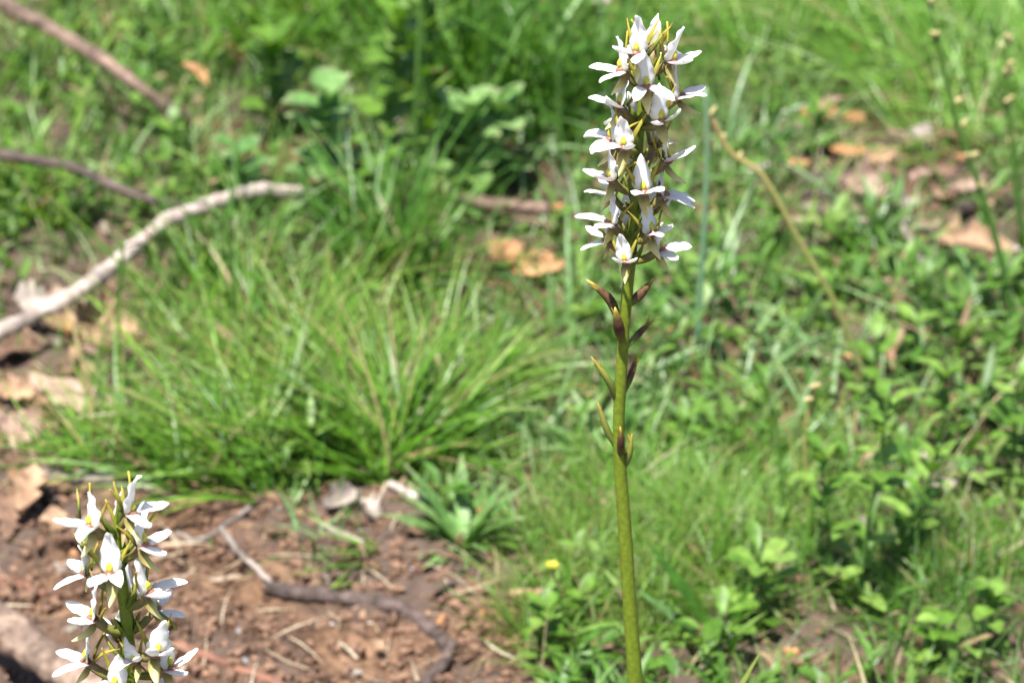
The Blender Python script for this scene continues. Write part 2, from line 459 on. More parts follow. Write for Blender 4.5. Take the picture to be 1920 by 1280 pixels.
# low leafy weeds
x, y, px, py = spread(24000)
keep = rng.random(len(x)) < green(px, py) * near_frame(px, py) * np.clip(0.1 + 1.7 * vnoise(x * 15 + 40, y * 15) + 0.25, 0.06, 1) * (1 - 0.75 * feathery(px, py))
x, y = x[keep], y[keep]
k = rng.integers(4, 9, len(x)); X_ = np.repeat(x, k); Y_ = np.repeat(y, k); n = len(X_)
sz = np.repeat(rng.uniform(0.4, 1.0, len(x)) ** 1.5 * 1.7, k)
hh = rng.uniform(0.0, 0.016, n) * sz
X_ = X_ + rng.normal(0, 0.002, n); Y_ = Y_ + rng.normal(0, 0.002, n)
tone = np.repeat(rng.random(len(x)), k) * 0.7 + rng.random(n) * 0.3
half = np.repeat(rng.random(len(x)) < 0.45, k)
def weed_leaves(sel, prof, wl):
    m = int(sel.sum())
    return ribbons(np.stack([X_, Y_, gz(X_, Y_) + hh], -1)[sel], rng.uniform(0, 2 * np.pi, m), rng.uniform(0.005, 0.011, m) * sz[sel] * (1.3 if prof == 'lance' else 0.9), rng.uniform(0.3, 1.4, m),
                   rng.uniform(0.0, 0.8, m), rng.uniform(*wl, m) * sz[sel], prof=prof, S=4, rnd=tone[sel], fold=0.25)
stuff('low_weeds', 'low carpet of small-leaved weeds among the grass', 'weeds', [weed_leaves(half, 'leaf', (0.0022, 0.0040)), weed_leaves(~half, 'lance', (0.0014, 0.0026))], M['weed'])
# straw and small litter
x, y, px, py = spread(15000)
g = green(px, py)
keep = rng.random(len(x)) < np.where(g < 0.05, 0.62, 0.35 * (1 - g) + 0.10)
x, y = x[keep], y[keep]; n = len(x)
stuff('straw_litter', 'thin dry straw and leaf scraps strewn over the soil', 'litter',
      [ribbons(np.stack([x, y, gz(x, y) + rng.uniform(0.001, 0.005, n)], -1), rng.uniform(0, 2 * np.pi, n), rng.uniform(0.006, 0.030, n), rng.uniform(1.3, 1.62, n), rng.uniform(-0.2, 0.5, n),
               rng.uniform(0.0005, 0.0022, n), S=4, side=rng.uniform(-0.6, 0.6, n), twist=rng.uniform(-1.5, 1.5, n))], M['straw'])
# soil crumbs
def crumb_cloud(n, rlo, rhi):
    x, y, px, py = spread(n * 3, -0.45, 0.3, 0.55, 1.7)
    g = green(px, py)
    keep = rng.random(len(x)) < np.where(g < 0.05, 0.9, 0.22 * (1.25 - g))
    x, y = x[keep][:n], y[keep][:n]; n = len(x)
    r = rlo * (rhi / rlo) ** (rng.random(n) ** 2.2)
    base = np.array([(1, 1, 1), (1, 1, -1), (1, -1, 1), (1, -1, -1), (-1, 1, 1), (-1, 1, -1), (-1, -1, 1), (-1, -1, -1)], float) / 1.5
    fa = np.array([(0, 1, 3, 2), (4, 6, 7, 5), (0, 4, 5, 1), (2, 3, 7, 6), (0, 2, 6, 4), (1, 5, 7, 3)])
    v = base[None] * (1 + rng.uniform(-0.45, 0.45, (n, 8, 3))) * r[:, None, None] * rng.uniform(0.6, 1.3, (n, 1, 3))
    a = rng.uniform(0, 2 * np.pi, n); ca, sa = np.cos(a)[:, None], np.sin(a)[:, None]
    v = np.stack([v[..., 0] * ca - v[..., 1] * sa, v[..., 0] * sa + v[..., 1] * ca, v[..., 2]], -1)
    v = v + np.stack([x, y, gz(x, y) + r * 0.35 + 0.0008], -1)[:, None]
    q = (fa[None] + 8 * np.arange(n)[:, None, None]).reshape(-1, 4)
    return v.reshape(-1, 3), q, np.repeat(rng.random((n, 1)), 8, 0) * np.ones((1, 3))
stuff('soil_crumbs', 'loose crumbs of red-brown soil', 'soil', [crumb_cloud(42000, 0.0005, 0.0032)], M['crumb'])

# ------------------------------------------------------------------ grass tufts
def tuft(px, py, n, Lr, Wr, lean, label, mat, heading=None, spread_h=math.pi, radius=0.012, kap=(0.2, 1.1), wide=24, name='grass_tuft', group=None, S=6, drop=0.0):
    b = G(px, py)
    root = thing(name, label, 'grass tuft', b, group)
    if wide:
        n = int(n * 0.55); wide = int(wide * 2.1)
    def params(k, wmul=1.0, lmul=1.0):
        h = rng.uniform(-1, 1, k) * spread_h + (heading if heading is not None else 0)
        rr = radius * np.sqrt(rng.random(k)); ra = rng.uniform(0, 2 * np.pi, k)
        bx, by = rr * np.cos(ra), rr * np.sin(ra)
        bz = gz(b.x + bx, b.y + by) - b.z - 0.003
        L = rng.uniform(*Lr, k) * lmul * (0.55 + 0.45 * rng.random(k) ** 0.5)
        return (np.stack([bx, by, bz], -1), h, L, lean[0] + (lean[1] - lean[0]) * rng.random(k) ** 0.8, rng.uniform(*kap, k) + np.where(rng.random(k) < 0.18, rng.uniform(0.4, 1.5, k), 0), rng.uniform(*Wr, k) * wmul)
    v, q, t = ribbons(*params(n), S=S, twist=rng.uniform(-1.2, 1.2, n), side=rng.uniform(-0.5, 0.5, n))
    o = obj('fine_blades', mesh_np('fine_blades', v, q, t, M[mat]), root); o['kind'] = 'stuff'
    if wide:
        bs, h, L, th, kp, W = params(wide, 1.75, 1.05)
        for i in range(wide):
            v, q, t = ribbons(bs[i:i + 1], h[i], L[i], th[i], kp[i], W[i], S=8, fold=0.35, twist=rng.uniform(-0.8, 0.8), side=rng.uniform(-0.5, 0.5), rnd2=rng.random() * 0.94)
            obj('blade', mesh_np('blade', v, q, t, M[mat]), root)
    return root
HP = math.pi / 2
tuft(745, 865, 620, (0.055, 0.105), (0.0009, 0.0019), (0.15, 1.15), 'big bright green grass tussock with arching blades above the rosette', 'grass', HP, 2.0, 0.016, wide=44)
tuft(650, 840, 320, (0.05, 0.095), (0.0008, 0.0016), (0.2, 1.2), 'fine green tuft merging with the big tussock', 'grass', HP + 0.5, 1.6, 0.018, wide=16)
tuft(520, 905, 420, (0.055, 0.11), (0.0008, 0.0018), (0.3, 1.3), 'sprawling yellow-green tuft leaning over the bare soil by the big tussock', 'grass', HP + 0.75, 1.3, 0.022, wide=26)
tuft(390, 880, 170, (0.045, 0.10), (0.0008, 0.0017), (0.3, 1.25), 'arching grass tuft behind the smaller orchid', 'grass', HP + 0.8, 1.4, 0.022, wide=18)
tuft(560, 720, 420, (0.05, 0.10), (0.0008, 0.0018), (0.1, 1.0), 'dense soft grass tuft behind the sprawling tuft', 'grass', HP, 2.6, 0.03, wide=18)
tuft(860, 740, 300, (0.045, 0.085), (0.0008, 0.0018), (0.2, 1.2), 'grass tuft with blades swept away from the big tussock', 'grass', 0.5, 1.6, 0.02, wide=16)
tuft(400, 660, 200, (0.05, 0.09), (0.0008, 0.0018), (0.1, 1.1), 'soft grass tuft below the pale bent branch', 'grass', HP + 0.3, 2.4, 0.028, wide=14)
tuft(720, 560, 240, (0.07, 0.12), (0.0012, 0.0026), (0.0, 0.7), 'dark upright grass tuft below the broad-leaved herbs', 'grass_deep', HP, 3.1, 0.018, wide=22)
tuft(440, 545, 180, (0.05, 0.10), (0.0010, 0.0022), (0.0, 0.8), 'dark green tuft in the bend of the pale branch', 'grass_deep', HP, 3.1, 0.018, wide=14)
tuft(960, 230, 340, (0.08, 0.15), (0.0014, 0.0034), (0.0, 0.55), 'tall deep green grass stand behind the tall orchid', 'grass_deep', HP, 3.1, 0.05, wide=40)
tuft(820, 140, 260, (0.08, 0.14), (0.0014, 0.0032), (0.0, 0.55), 'tall grass stand behind the broad-leaved herbs', 'grass_deep', HP, 3.1, 0.05, wide=26)
tuft(640, 110, 220, (0.07, 0.13), (0.0012, 0.0030), (0.0, 0.6), 'upright grass stand at the far edge of the clearing', 'grass', HP, 3.1, 0.05, wide=22)
tuft(440, 100, 200, (0.05, 0.09), (0.0012, 0.0030), (0.0, 0.7), 'mixed grass tuft beyond the pinkish stick', 'grass', HP, 3.1, 0.05, wide=20)
tuft(60, 400, 150, (0.03, 0.06), (0.0014, 0.0034), (0.0, 0.7), 'broad-bladed grass tuft between the two dark twigs', 'grass', HP, 3.1, 0.03, wide=18)
tuft(90, 150, 150, (0.03, 0.055), (0.0014, 0.0034), (0.0, 0.8), 'bright grass tuft behind the pinkish stick', 'grass', HP, 3.1, 0.04, wide=18)
tuft(180, 860, 180, (0.035, 0.075), (0.0008, 0.0016), (0.2, 1.2), 'thin grass tuft growing through bark litter', 'grass', HP + 0.6, 1.8, 0.018, wide=10)
for px, py, lab in [(1480, 90, 'pale lime grass swath behind the orchid spike'), (1640, 70, 'pale lime grass swath beside the yellowing stalk'), (1800, 120, 'pale lime grass swath around the leaning seed stalk'),
                    (1900, 40, 'pale lime grass swath at the far edge'), (1880, 240, 'pale lime grass swath drooping behind the upright seed stalk'), (1350, 60, 'pale lime grass swath next to the tall grass stand')]:
    tuft(px, py, 420, (0.08, 0.15), (0.0008, 0.0016), (0.2, 1.1), lab, 'grass_pale', math.pi * 0.8, 1.5, 0.06, wide=10, group='pale grass swaths')
for px, py, lab, mt in [(1300, 1130, 'feathery fine grass patch beside the orchid stem base', 'grass'), (1160, 1080, 'feathery fine grass patch between bare soil and orchid stem', 'grass'),
                    (1400, 1010, 'feathery fine grass patch behind the spoon-leaved herb', 'grass_pale'), (1250, 960, 'feathery fine grass patch next to the pink leaf', 'grass_pale'),
                    (1100, 1180, 'feathery fine grass patch on the soil edge', 'grass'), (1720, 1120, 'dark feathery grass patch behind the leafy herb', 'grass_deep'), (1800, 1060, 'feathery grass patch below the leafy stem', 'grass'),
                    (1480, 900, 'feathery grass patch behind the tall leafy herb', 'grass'), (1080, 1000, 'thin feathery grass patch beside the rosette', 'grass_pale')]:
    tuft(px, py, 700, (0.022, 0.058), (0.0003, 0.0008), (0.0, 1.0), lab, mt, HP, 3.1, 0.032, wide=0, name='fine_grass_patch', group='fine grass patches', S=4)
for px, py, lab in [(1640, 470, 'blue-green broad-bladed tuft beside the pale bark slab'), (1330, 560, 'blue-green tuft behind the orchid stem'),
                    (1210, 800, 'blue-green tuft by the orchid bracts'), (1040, 640, 'blue-green tuft below the orange leaf'), (1420, 720, 'blue-green tuft near the curled dry leaf'), (1780, 640, 'blue-green tuft below the grey curved stalk'),
                    (980, 850, 'blue-green tuft behind the rosette'), (1400, 300, 'blue-green tuft around the yellowing stalk'), (1230, 560, 'blue-green tuft behind the orchid buds')]:
    tuft(px, py, 20, (0.03, 0.075), (0.0012, 0.0022), (0.2, 1.1), lab, 'grass_blue', HP, 3.1, 0.014, wide=10, group='blue-green tufts')
k = 0
while k < 34:
    px, py = random.uniform(960, 1910), random.uniform(150, 1000)
    if k > 24: px, py = random.uniform(0, 900), random.uniform(60, 480)
    if feathery(np.array(px), np.array(py)) > 0.3 or green(np.array([px]), np.array([py]))[0] < 0.45: continue
    k += 1
    mt = random.choice(['grass_blue', 'grass', 'grass_mixed'])
    tuft(px, py, 8, (0.03, 0.07), (0.0012, 0.0022), (0.3, 1.3), 'small loose clump of arching ' + {'grass_blue': 'blue-green', 'grass': 'bright green', 'grass_mixed': 'dull green'}[mt] + ' strap grass among the weeds', mt, HP, 3.1, 0.02, wide=5, group='strap grass clumps', name='strap_grass_clump')

# ------------------------------------------------------------------ leafy herbs
def leaf_mesh(L, W, prof, bend, fold, S=8):
    """leaf along +X, face up"""
    v, q, t = ribbons([(0, 0, 0)], 0.0, L, HP - bend * 0.4, bend, W, prof=prof, S=S, fold=fold)
    return v, q, t
def herb(px, py, H, n, Lr, asp, label, mat='herb', lean=(0, 0), prof='leaf', up=0.5, low=0.15, group=None, name='leafy_herb', stem_r=0.0009):
    b = G(px, py)
    root = thing(name, label, 'plant', b, group)
    top = np.array([lean[0], lean[1], H])
    path = smooth_path([(0, 0, -0.004), top * (0.35, 0.35, 0.4), top * (0.8, 0.8, 0.75), top], 12)
    me = mesh_np('stem', *tube(path, np.linspace(stem_r, stem_r * 0.5, 12), 6), M['stalk'])
    obj('stem', me, root)
    a = random.random() * 6
    for i in range(n):
        f = low + (1 - low) * (i + 0.5) / n
        p = path[min(11, int(f * 11))] * 1.0
        a += 2.4 + random.uniform(-0.4, 0.4)
        L = random.uniform(*Lr) * (1.0 - 0.35 * max(0, f - 0.6))
        el = up * (0.4 + 0.9 * f) + random.uniform(-0.3, 0.3)
        d = (math.cos(a) * math.cos(el), math.sin(a) * math.cos(el), math.sin(el))
        v, q, t = leaf_mesh(L, L * asp * random.uniform(0.85, 1.15), prof, random.uniform(0.0, 0.9), random.uniform(0.1, 0.4))
        obj('leaf', mesh_np('leaf', v, q, t, M[mat]), root, frame(d, (-d[0] * 0.3, -d[1] * 0.3, 1), p))
    return root
herb(1605, 1150, 0.100, 18, (0.011, 0.018), 0.42, 'tall leafy herb with glossy oval leaves in the fine grass', lean=(0.006, 0.0))
herb(1560, 1120, 0.070, 14, (0.010, 0.016), 0.42, 'shorter glossy leafy herb beside the tall leafy herb', lean=(-0.008, 0))
herb(1680, 1080, 0.060, 13, (0.011, 0.017), 0.36, 'glossy leafy herb in front of the dark feathery grass', lean=(0.012, 0))
herb(1440, 1180, 0.036, 11, (0.014, 0.020), 0.40, 'low herb with spoon-shaped pale green leaves', prof='spoon', up=0.5, lean=(-0.005, 0.0))
herb(1350, 1240, 0.022, 8, (0.014, 0.020), 0.40, 'low spoon-leaved herb at the foot of the orchid', prof='spoon', up=0.35)
herb(1890, 930, 0.060, 13, (0.012, 0.018), 0.42, 'leafy stem with pale upright leaves below the leaning seed stalk', lean=(0.0, 0.0))
herb(1760, 850, 0.045, 11, (0.010, 0.016), 0.42, 'leafy herb between the tall herb and the seed stalk')
herb(1630, 800, 0.045, 9, (0.012, 0.018), 0.42, 'herb with one big bright oval leaf behind the tall herb')
herb(1850, 1230, 0.030, 14, (0.008, 0.013), 0.55, 'bushy light green weed with rounded leaves', up=0.4)
herb(1750, 1260, 0.024, 11, (0.008, 0.013), 0.60, 'round-leaved weed beside the bushy light green weed', up=0.3)
herb(1020, 1240, 0.026, 13, (0.008, 0.012), 0.55, 'bright small-leaved weed on the edge of the bare soil', up=0.35)
herb(1090, 1200, 0.022, 10, (0.008, 0.012), 0.50, 'small-leaved weed between bare soil and orchid stem', up=0.35)
herb(620, 420, 0.070, 24, (0.016, 0.024), 0.60, 'broad-leaved herb with rounded blue-green leaves behind the tussock', mat='rosette', lean=(0.0, 0.0), stem_r=0.0013)
herb(520, 260, 0.055, 20, (0.016, 0.024), 0.55, 'broad-leaved herb behind the end of the pinkish stick', stem_r=0.0012)
herb(720, 330, 0.085, 24, (0.018, 0.026), 0.45, 'tall broad-leaved herb with one pale leaf', lean=(0.01, 0), stem_r=0.0013)
herb(800, 340, 0.125, 26, (0.024, 0.036), 0.22, 'tall herb with narrow upright leaves', prof='lance', up=0.9, stem_r=0.0014)
herb(880, 390, 0.055, 15, (0.016, 0.022), 0.70, 'round-leaved herb near the brown stick', mat='rosette', stem_r=0.0012)
herb(940, 370, 0.055, 13, (0.016, 0.020), 0.75, 'round-leaved herb behind the brown stick', mat='rosette', stem_r=0.0012)
herb(700, 450, 0.040, 10, (0.016, 0.024), 0.40, 'leafy herb in front of the rounded blue-green herb')
herb(450, 400, 0.035, 8, (0.014, 0.020), 0.6, 'small herb with a rounded leaf beside the pale bent branch', mat='rosette')
herb(330, 330, 0.030, 10, (0.010, 0.016), 0.5, 'small herb growing beside the dark twig')
herb(250, 420, 0.030, 10, (0.008, 0.014), 0.5, 'small leafy herb between dark twig and pale branch')
herb(150, 440, 0.030, 10, (0.008, 0.014), 0.5, 'leafy weed under the dark twig')
herb(270, 130, 0.040, 9, (0.014, 0.020), 0.5, 'leafy weed beside the pinkish stick')
herb(1100, 660, 0.024, 10, (0.010, 0.015), 0.4, 'small pale weed behind the orchid stem')
herb(1280, 860, 0.020, 10, (0.010, 0.015), 0.4, 'small weed in front of the blue-green tuft')
herb(1520, 620, 0.026, 11, (0.010, 0.015), 0.4, 'leafy weed beside the yellowing stalk')
herb(1700, 690, 0.026, 11, (0.010, 0.015), 0.5, 'leafy weed below the tan bark slab')

def rosette(px, py, n, Lr, asp, label, el=(0.25, 1.1), mat='rosette', heads=(0, 2 * math.pi), prof='lance'):
    b = G(px, py)
    root = thing('rosette_plant', label, 'plant', b)
    for i in range(n):
        a = heads[0] + (heads[1] - heads[0]) * (i + random.uniform(0.1, 0.9)) / n
        e = random.uniform(*el); L = random.uniform(*Lr)
        d = (math.cos(a) * math.cos(e), math.sin(a) * math.cos(e), math.sin(e))
        v, q, t = leaf_mesh(L, L * asp * random.uniform(0.85, 1.15), prof, random.uniform(0.3, 0.9), 0.35, 10)
        obj('leaf', mesh_np('leaf', v, q, t, M[mat]), root, frame(d, (0, 0, 1), (0.002 * math.cos(a), 0.002 * math.sin(a), -0.001)))
    return root
rosette(868, 1025, 30, (0.020, 0.042), 0.15, 'grey-green rosette of pointed leaves on the edge of the soil')
tuft(610, 1010, 110, (0.015, 0.045), (0.0006, 0.0014), (0.5, 1.4), 'thin grass sprig lying on the bare soil beside the rosette', 'grass_blue', math.pi, 2.2, 0.012, wide=5)
tuft(770, 1040, 40, (0.03, 0.065), (0.0007, 0.0016), (1.0, 1.45), 'long grass blades lying flat from the rosette over the soil', 'grass', math.pi, 0.7, 0.010, kap=(0.0, 0.3), wide=4)
rosette(1120, 860, 11, (0.020, 0.032), 0.2, 'pale rosette behind the orchid stem')
rosette(1640, 455, 9, (0.028, 0.040), 0.13, 'blue-green rosette with strap leaves by the pale bark slab', mat='grass_blue', el=(0.6, 1.3))
b = G(1350, 1205)
root = thing('strap_leaf_plant', 'dark strap-shaped leaf bent in the middle behind the orchid stem', 'plant', b)
for tip, w, bend, mt in (((1212, 1005), 26, 0.25, 'grass_deep'), ((1190, 1100), 20, -0.2, 'grass_blue'), ((1420, 1060), 16, 0.4, 'grass_deep')):
    d = AT(*tip, b.y + 0.004) - b
    v, q, t = leaf_mesh(d.length, w * mmpx(b), 'lance', bend, 0.45, 12)
    obj('leaf', mesh_np('leaf', v, q, t, M[mt]), root, frame(d, (0.3, -0.6, 0.8), (0, 0, -0.001)))

# ------------------------------------------------------------------ stalks
def stalk(pxs, w, label, mat, name, cat, heads=(), y_top=None, group=None, hsize=1.0):
    """pxs: pixels from foot to tip; it rises at the foot's distance, leaning to y_top"""
    b = G(*pxs[0]); n = len(pxs)
    y1 = b.y if y_top is None else y_top
    pts = [b + Vector((0, 0, -0.004))] + [AT(px, py, b.y + (y1 - b.y) * (i + 1) / (n - 1)) for i, (px, py) in enumerate(pxs[1:])]
    root = thing(name, label, cat, b, group)
    path = smooth_path([p - b for p in pts], 24)
    r = w * mmpx(b) / 2
    obj('stalk', mesh_np('stalk', *tube(path, np.linspace(r, r * 0.6, 24), 8), M[mat]), root)
    for f in heads:
        p = path[min(23, int(f * 23))]
        for s in range(2):
            L = random.uniform(0.0025, 0.0045) * hsize
            d = Vector((random.uniform(-1, 1), random.uniform(-1, 1), random.uniform(0.3, 1.2))).normalized()
            pp = smooth_path([p, p + np.array(d) * L * 0.5, p + np.array(d) * L], 6)
            obj('seed_head', mesh_np('seed_head', *tube(pp, np.array([0.3, 0.9, 1.1, 0.9, 0.6, 0.1]) * 0.0010 * hsize, 6), M['seed']), root)
    return root
stalk([(1908, 640), (1880, 500), (1845, 375), (1800, 245), (1772, 140), (1742, 5)], 15, 'leaning green stalk with scattered pale seed heads', 'stalk', 'seed_stalk', 'stalk', (0.45, 0.55, 0.62, 0.72, 0.95, 1.0), hsize=1.3)
stalk([(1930, 560), (1912, 400), (1898, 260), (1888, 170), (1884, 75)], 15, 'upright green stalk topped with yellow-green seed heads', 'stalk', 'seed_stalk', 'stalk', (0.5, 0.7, 0.85, 0.9, 0.97, 1.0), hsize=1.3)
stalk([(1308, 690), (1312, 560), (1322, 400), (1326, 280), (1322, 165)], 13, 'straight blue-green rush stem behind the orchid spike', 'rush', 'rush_stem', 'stalk')
stalk([(1640, 745), (1570, 580), (1500, 455), (1430, 330), (1370, 285), (1332, 215)], 12, 'yellowing stalk leaning across the dark litter', 'straw_stalk', 'seed_stalk', 'stalk', (0.75, 0.9, 1.0))
stalk([(1520, 1000), (1510, 880), (1512, 790), (1530, 725)], 10, 'drying stalk with a reddish drooping tip', 'straw_stalk', 'seed_stalk', 'stalk', (0.9, 1.0), hsize=1.3)
stalk([(1475, 1020), (1465, 900), (1455, 760)], 8, 'thin green stalk beside the drying stalk', 'stalk', 'seed_stalk', 'stalk')
stalk([(790, 400), (780, 250), (785, 90), (790, -40)], 12, 'green stalk rising through the broad-leaved herbs', 'stalk', 'seed_stalk', 'stalk')
stalk([(1050, 320), (1048, 180), (1040, 40), (1036, -40)], 13, 'dark green rush stem rising beside the orchid spike', 'stalk', 'rush_stem', 'stalk')
stalk([(220, 700), (222, 560), (232, 450)], 11, 'thin green stem crossing the pale branch', 'stalk', 'rush_stem', 'stalk')
stalk([(455, 720), (440, 560), (425, 430), (400, 390)], 11, 'green stem in front of the pale branch bend', 'stalk', 'rush_stem', 'stalk')

# pink flower and yellow flower
def small_flower(px, py, h, r, n, mat, label, name):
    t = AT(px, py, G(px, py + 170).y)
    b = Vector((t.x + 0.004, t.y, float(gz(t.x, t.y))))
    root = thing(name, label, 'flower', b)
    tp = t - b
    obj('stem', mesh_np('stem', *tube(smooth_path([(0, 0, -0.004), tp * 0.5 + Vector((0.002, 0, 0)), tp], 8), np.full(8, 0.0005), 6), M['stalk']), root)
    for i in range(n):
        a = 2 * math.pi * i / n
        v, q, t2 = leaf_mesh(r, r * 0.75, 'spoon', -0.5, 0.2, 6)
        obj('petal', mesh_np('petal', v, q, t2, M[mat]), root, frame((math.cos(a), math.sin(a), 0.45), (0, 0, 1), tp))
small_flower(1127, 8, 0.02, 0.0055, 7, 'pink', 'pale pink flower beyond the top of the tall orchid', 'pink_flower')
small_flower(1035, 1062, 0.006, 0.0028, 6, 'yellow', 'tiny yellow flower in the fine grass', 'yellow_flower')

# ------------------------------------------------------------------ sticks on the ground
def stick(pxs, w, label, mat, heights=None, name='fallen_stick', bump=0.12, w_end=None, group=None, twigs=0):
    n = len(pxs)
    hs = heights if heights is not None else [0.0] * n
    k = mmpx(G(*pxs[n // 2]))
    r0 = w * k / 2; r1 = (w_end if w_end else w * 0.8) * k / 2
    pts = [G(px, py, h + r0 * 0.8) for (px, py), h in zip(pxs, hs)]
    m = max(20, n * 7)
    path = smooth_path(pts, m)
    path += 0.0009 * np.stack([vnoise(np.arange(m) * 0.45 + 7 * j, np.full(m, w)) for j in range(3)], -1)
    R = np.linspace(r0, r1, m) * (1 + 0.25 * vnoise(np.arange(m) * 0.6, np.full(m, w * 3.1)))
    o0 = Vector(path[m // 2])
    o = obj(name, mesh_np(name, *tube(path - np.array(o0), R, 12, bump=bump, freq=w), M[mat]))
    o.location = o0
    tag(o, label, 'stick', group)
    return o
stick([(-60, -35), (20, 12), (110, 62), (190, 112), (250, 150), (300, 182), (350, 215)], 27, 'pinkish brown fallen stick propped over the grass', 'stick_brown',
      [0.050, 0.046, 0.042, 0.036, 0.030, 0.022, 0.012], w_end=21, bump=0.25)
stick([(-50, 282), (60, 300), (130, 312), (190, 335), (265, 370), (330, 384), (380, 400)], 19, 'thin dark twig lying above the pale bent branch', 'stick_dark', [0.036, 0.034, 0.032, 0.030, 0.027, 0.022, 0.014], w_end=14)
stick([(-60, 655), (20, 610), (80, 582), (150, 546), (215, 495), (265, 452), (320, 408), (380, 388), (440, 368), (495, 356), (560, 362), (585, 366)], 30,
      'long pale weathered branch bent in the middle', 'stick_pale', [0.018, 0.019, 0.021, 0.024, 0.028, 0.030, 0.030, 0.031, 0.031, 0.030, 0.026, 0.022], w_end=24, bump=0.22)
stick([(560, 372), (600, 375), (650, 372)], 24, 'dark stub of wood at the end of the pale branch', 'stick_dark', [0.018, 0.014, 0.006], w_end=14)
stick([(-60, 1118), (0, 1170), (70, 1222), (140, 1268), (220, 1320), (300, 1370)], 78, 'thick brown stick lying on bare soil behind the smaller orchid', 'stick_log', [0.020, 0.019, 0.018, 0.016, 0.014, 0.012], name='fallen_branch', bump=0.12)
stick([(500, 1092), (560, 1108), (640, 1120), (720, 1130), (770, 1150), (815, 1185), (840, 1210)], 32, 'dark crooked stick half buried in bare soil', 'stick_dark', w_end=26, bump=0.25)
stick([(845, 1205), (838, 1235), (815, 1262), (790, 1300)], 26, 'dark short stick meeting the crooked stick', 'stick_dark', bump=0.25)
stick([(415, 990), (445, 1030), (480, 1065), (520, 1095)], 14, 'pale thin stick leading to the crooked stick', 'stick_grey', [0.003] * 4)
stick([(850, 372), (900, 380), (960, 386), (1030, 396)], 28, 'brown stick behind the tussock and the tall orchid', 'stick_brown', [0.014] * 4, bump=0.2)
stick([(60, 886), (120, 893), (215, 897)], 26, 'grey stick lying across bark litter', 'stick_grey', [0.002] * 3)
stick([(330, 1208), (400, 1235), (470, 1262), (540, 1290)], 22, 'reddish stick on bare soil beside the smaller orchid', 'stick_red')
stick([(-20, 1078), (40, 1095), (110, 1122)], 22, 'reddish brown twig above the thick brown stick', 'stick_red')
stick([(40, 362), (80, 366), (130, 372)], 22, 'short dark twig piece under the thin dark twig', 'stick_dark')
stick([(1690, 420), (1715, 470), (1750, 520), (1800, 575)], 15, 'grey curved dry stalk by the tan bark slab', 'stick_grey', [0.012, 0.010, 0.007, 0.003])
stick([(570, 1170), (620, 1168), (700, 1172)], 8, 'straight straw-coloured twig on bare soil', 'stick_pale')
stick([(730, 905), (770, 925), (810, 935)], 16, 'pale twig behind the grey-green rosette', 'stick_pale', [0.004] * 3)
stick([(600, 985), (640, 1000), (680, 1018)], 15, 'grey broken twig beside the thin grass sprig', 'stick_grey', [0.002] * 3)
stick([(960, 1112), (1010, 1108), (1050, 1098)], 14, 'tan twig on the edge of the fine grass', 'bark_tan', [0.006] * 3)
stick([(1560, 405), (1640, 418), (1700, 415)], 16, 'pale dry twig lying by the pale bark slab', 'stick_pale', [0.004] * 3)
stick([(330, 1000), (380, 1010), (470, 950)], 10, 'thin grey twig by the sprawling tuft', 'stick_grey', [0.003] * 3)

# ------------------------------------------------------------------ bark slabs, dead leaves, stones
def slab_mesh(L, W, th, curl, seed, mat, lance=False, n=14):
    """irregular flake with thickness, curled about its length"""
    r = np.random.default_rng(seed)
    C = 5
    t = np.linspace(0, 1, n)
    if lance: hw = np.sin(np.pi * t ** 0.8) ** 0.75 + 0.03
    else: hw = np.clip(np.minimum(t, 1 - t) * 5, 0.08, 1) ** 0.7 * (1 + 0.45 * r.uniform(-1, 1, n))
    off = np.cumsum(r.normal(0, 0.06, n)) * 0.5
    u = np.linspace(-1, 1, C)
    bow = r.uniform(-0.12, 0.18)
    top = np.zeros((n, C, 3))
    top[..., 0] = (t[:, None] - 0.5) * L + (0 if lance else 1) * 0.05 * L * r.uniform(-1, 1, (1, C)) * np.abs(2 * t[:, None] - 1)
    top[..., 1] = (u[None] * hw[:, None] + off[:, None]) * W / 2
    top[..., 2] = curl * W * (u[None] * hw[:, None]) ** 2 + bow * L * (2 * t[:, None] - 1) ** 2 + r.normal(0, 0.05, (n, C)) * W * 0.5
    bot = top.copy(); bot[..., 2] -= th
    v = np.concatenate([top.reshape(-1, 3), bot.reshape(-1, 3)])
    v[:, 2] -= v[:, 2].min()
    i = np.arange(n * C).reshape(n, C); k = n * C
    q = [np.stack([i[:-1, :-1], i[1:, :-1], i[1:, 1:], i[:-1, 1:]], -1).reshape(-1, 4)]
    j = i + k
    q.append(np.stack([j[:-1, :-1], j[:-1, 1:], j[1:, 1:], j[1:, :-1]], -1).reshape(-1, 4))
    for e, f in ((i[:, 0], j[:, 0]), (j[:, -1], i[:, -1]), (j[0], i[0]), (i[-1], j[-1])):
        q.append(np.stack([e[:-1], f[:-1], f[1:], e[1:]], -1))
    return mesh_np('slab', v, np.concatenate(q), np.full((len(v), 3), 0.5), mat, smooth=False)
_seed = [100]
def litter(px, py, Lpx, Wpx, ang, mat, label, name='bark_slab', cat='bark', h=0.0, tilt=(0, 0), group=None, th=0.0014, curl=None, lance=False):
    """ang: heading on the ground in degrees (0 = across the picture)"""
    _seed[0] += 1
    b = G(px, py, h); k = mmpx(b)
    dep = 1 / (abs(math.sin(math.radians(ang))) * 1.0 + abs(math.cos(math.radians(ang))))
    me = slab_mesh(Lpx * k * 1.1, Wpx * k * 1.25, th, random.uniform(-0.3, 0.35) if curl is None else curl, _seed[0], M[mat], lance)
    o = obj(name, me)
    o.matrix_local = Matrix.Translation(b) @ Matrix.Rotation(math.radians(ang), 4, 'Z') @ Matrix.Rotation(tilt[0], 4, 'Y') @ Matrix.Rotation(tilt[1], 4, 'X')
    o['kind'] = 'thing'
    return tag(o, label, cat, group)
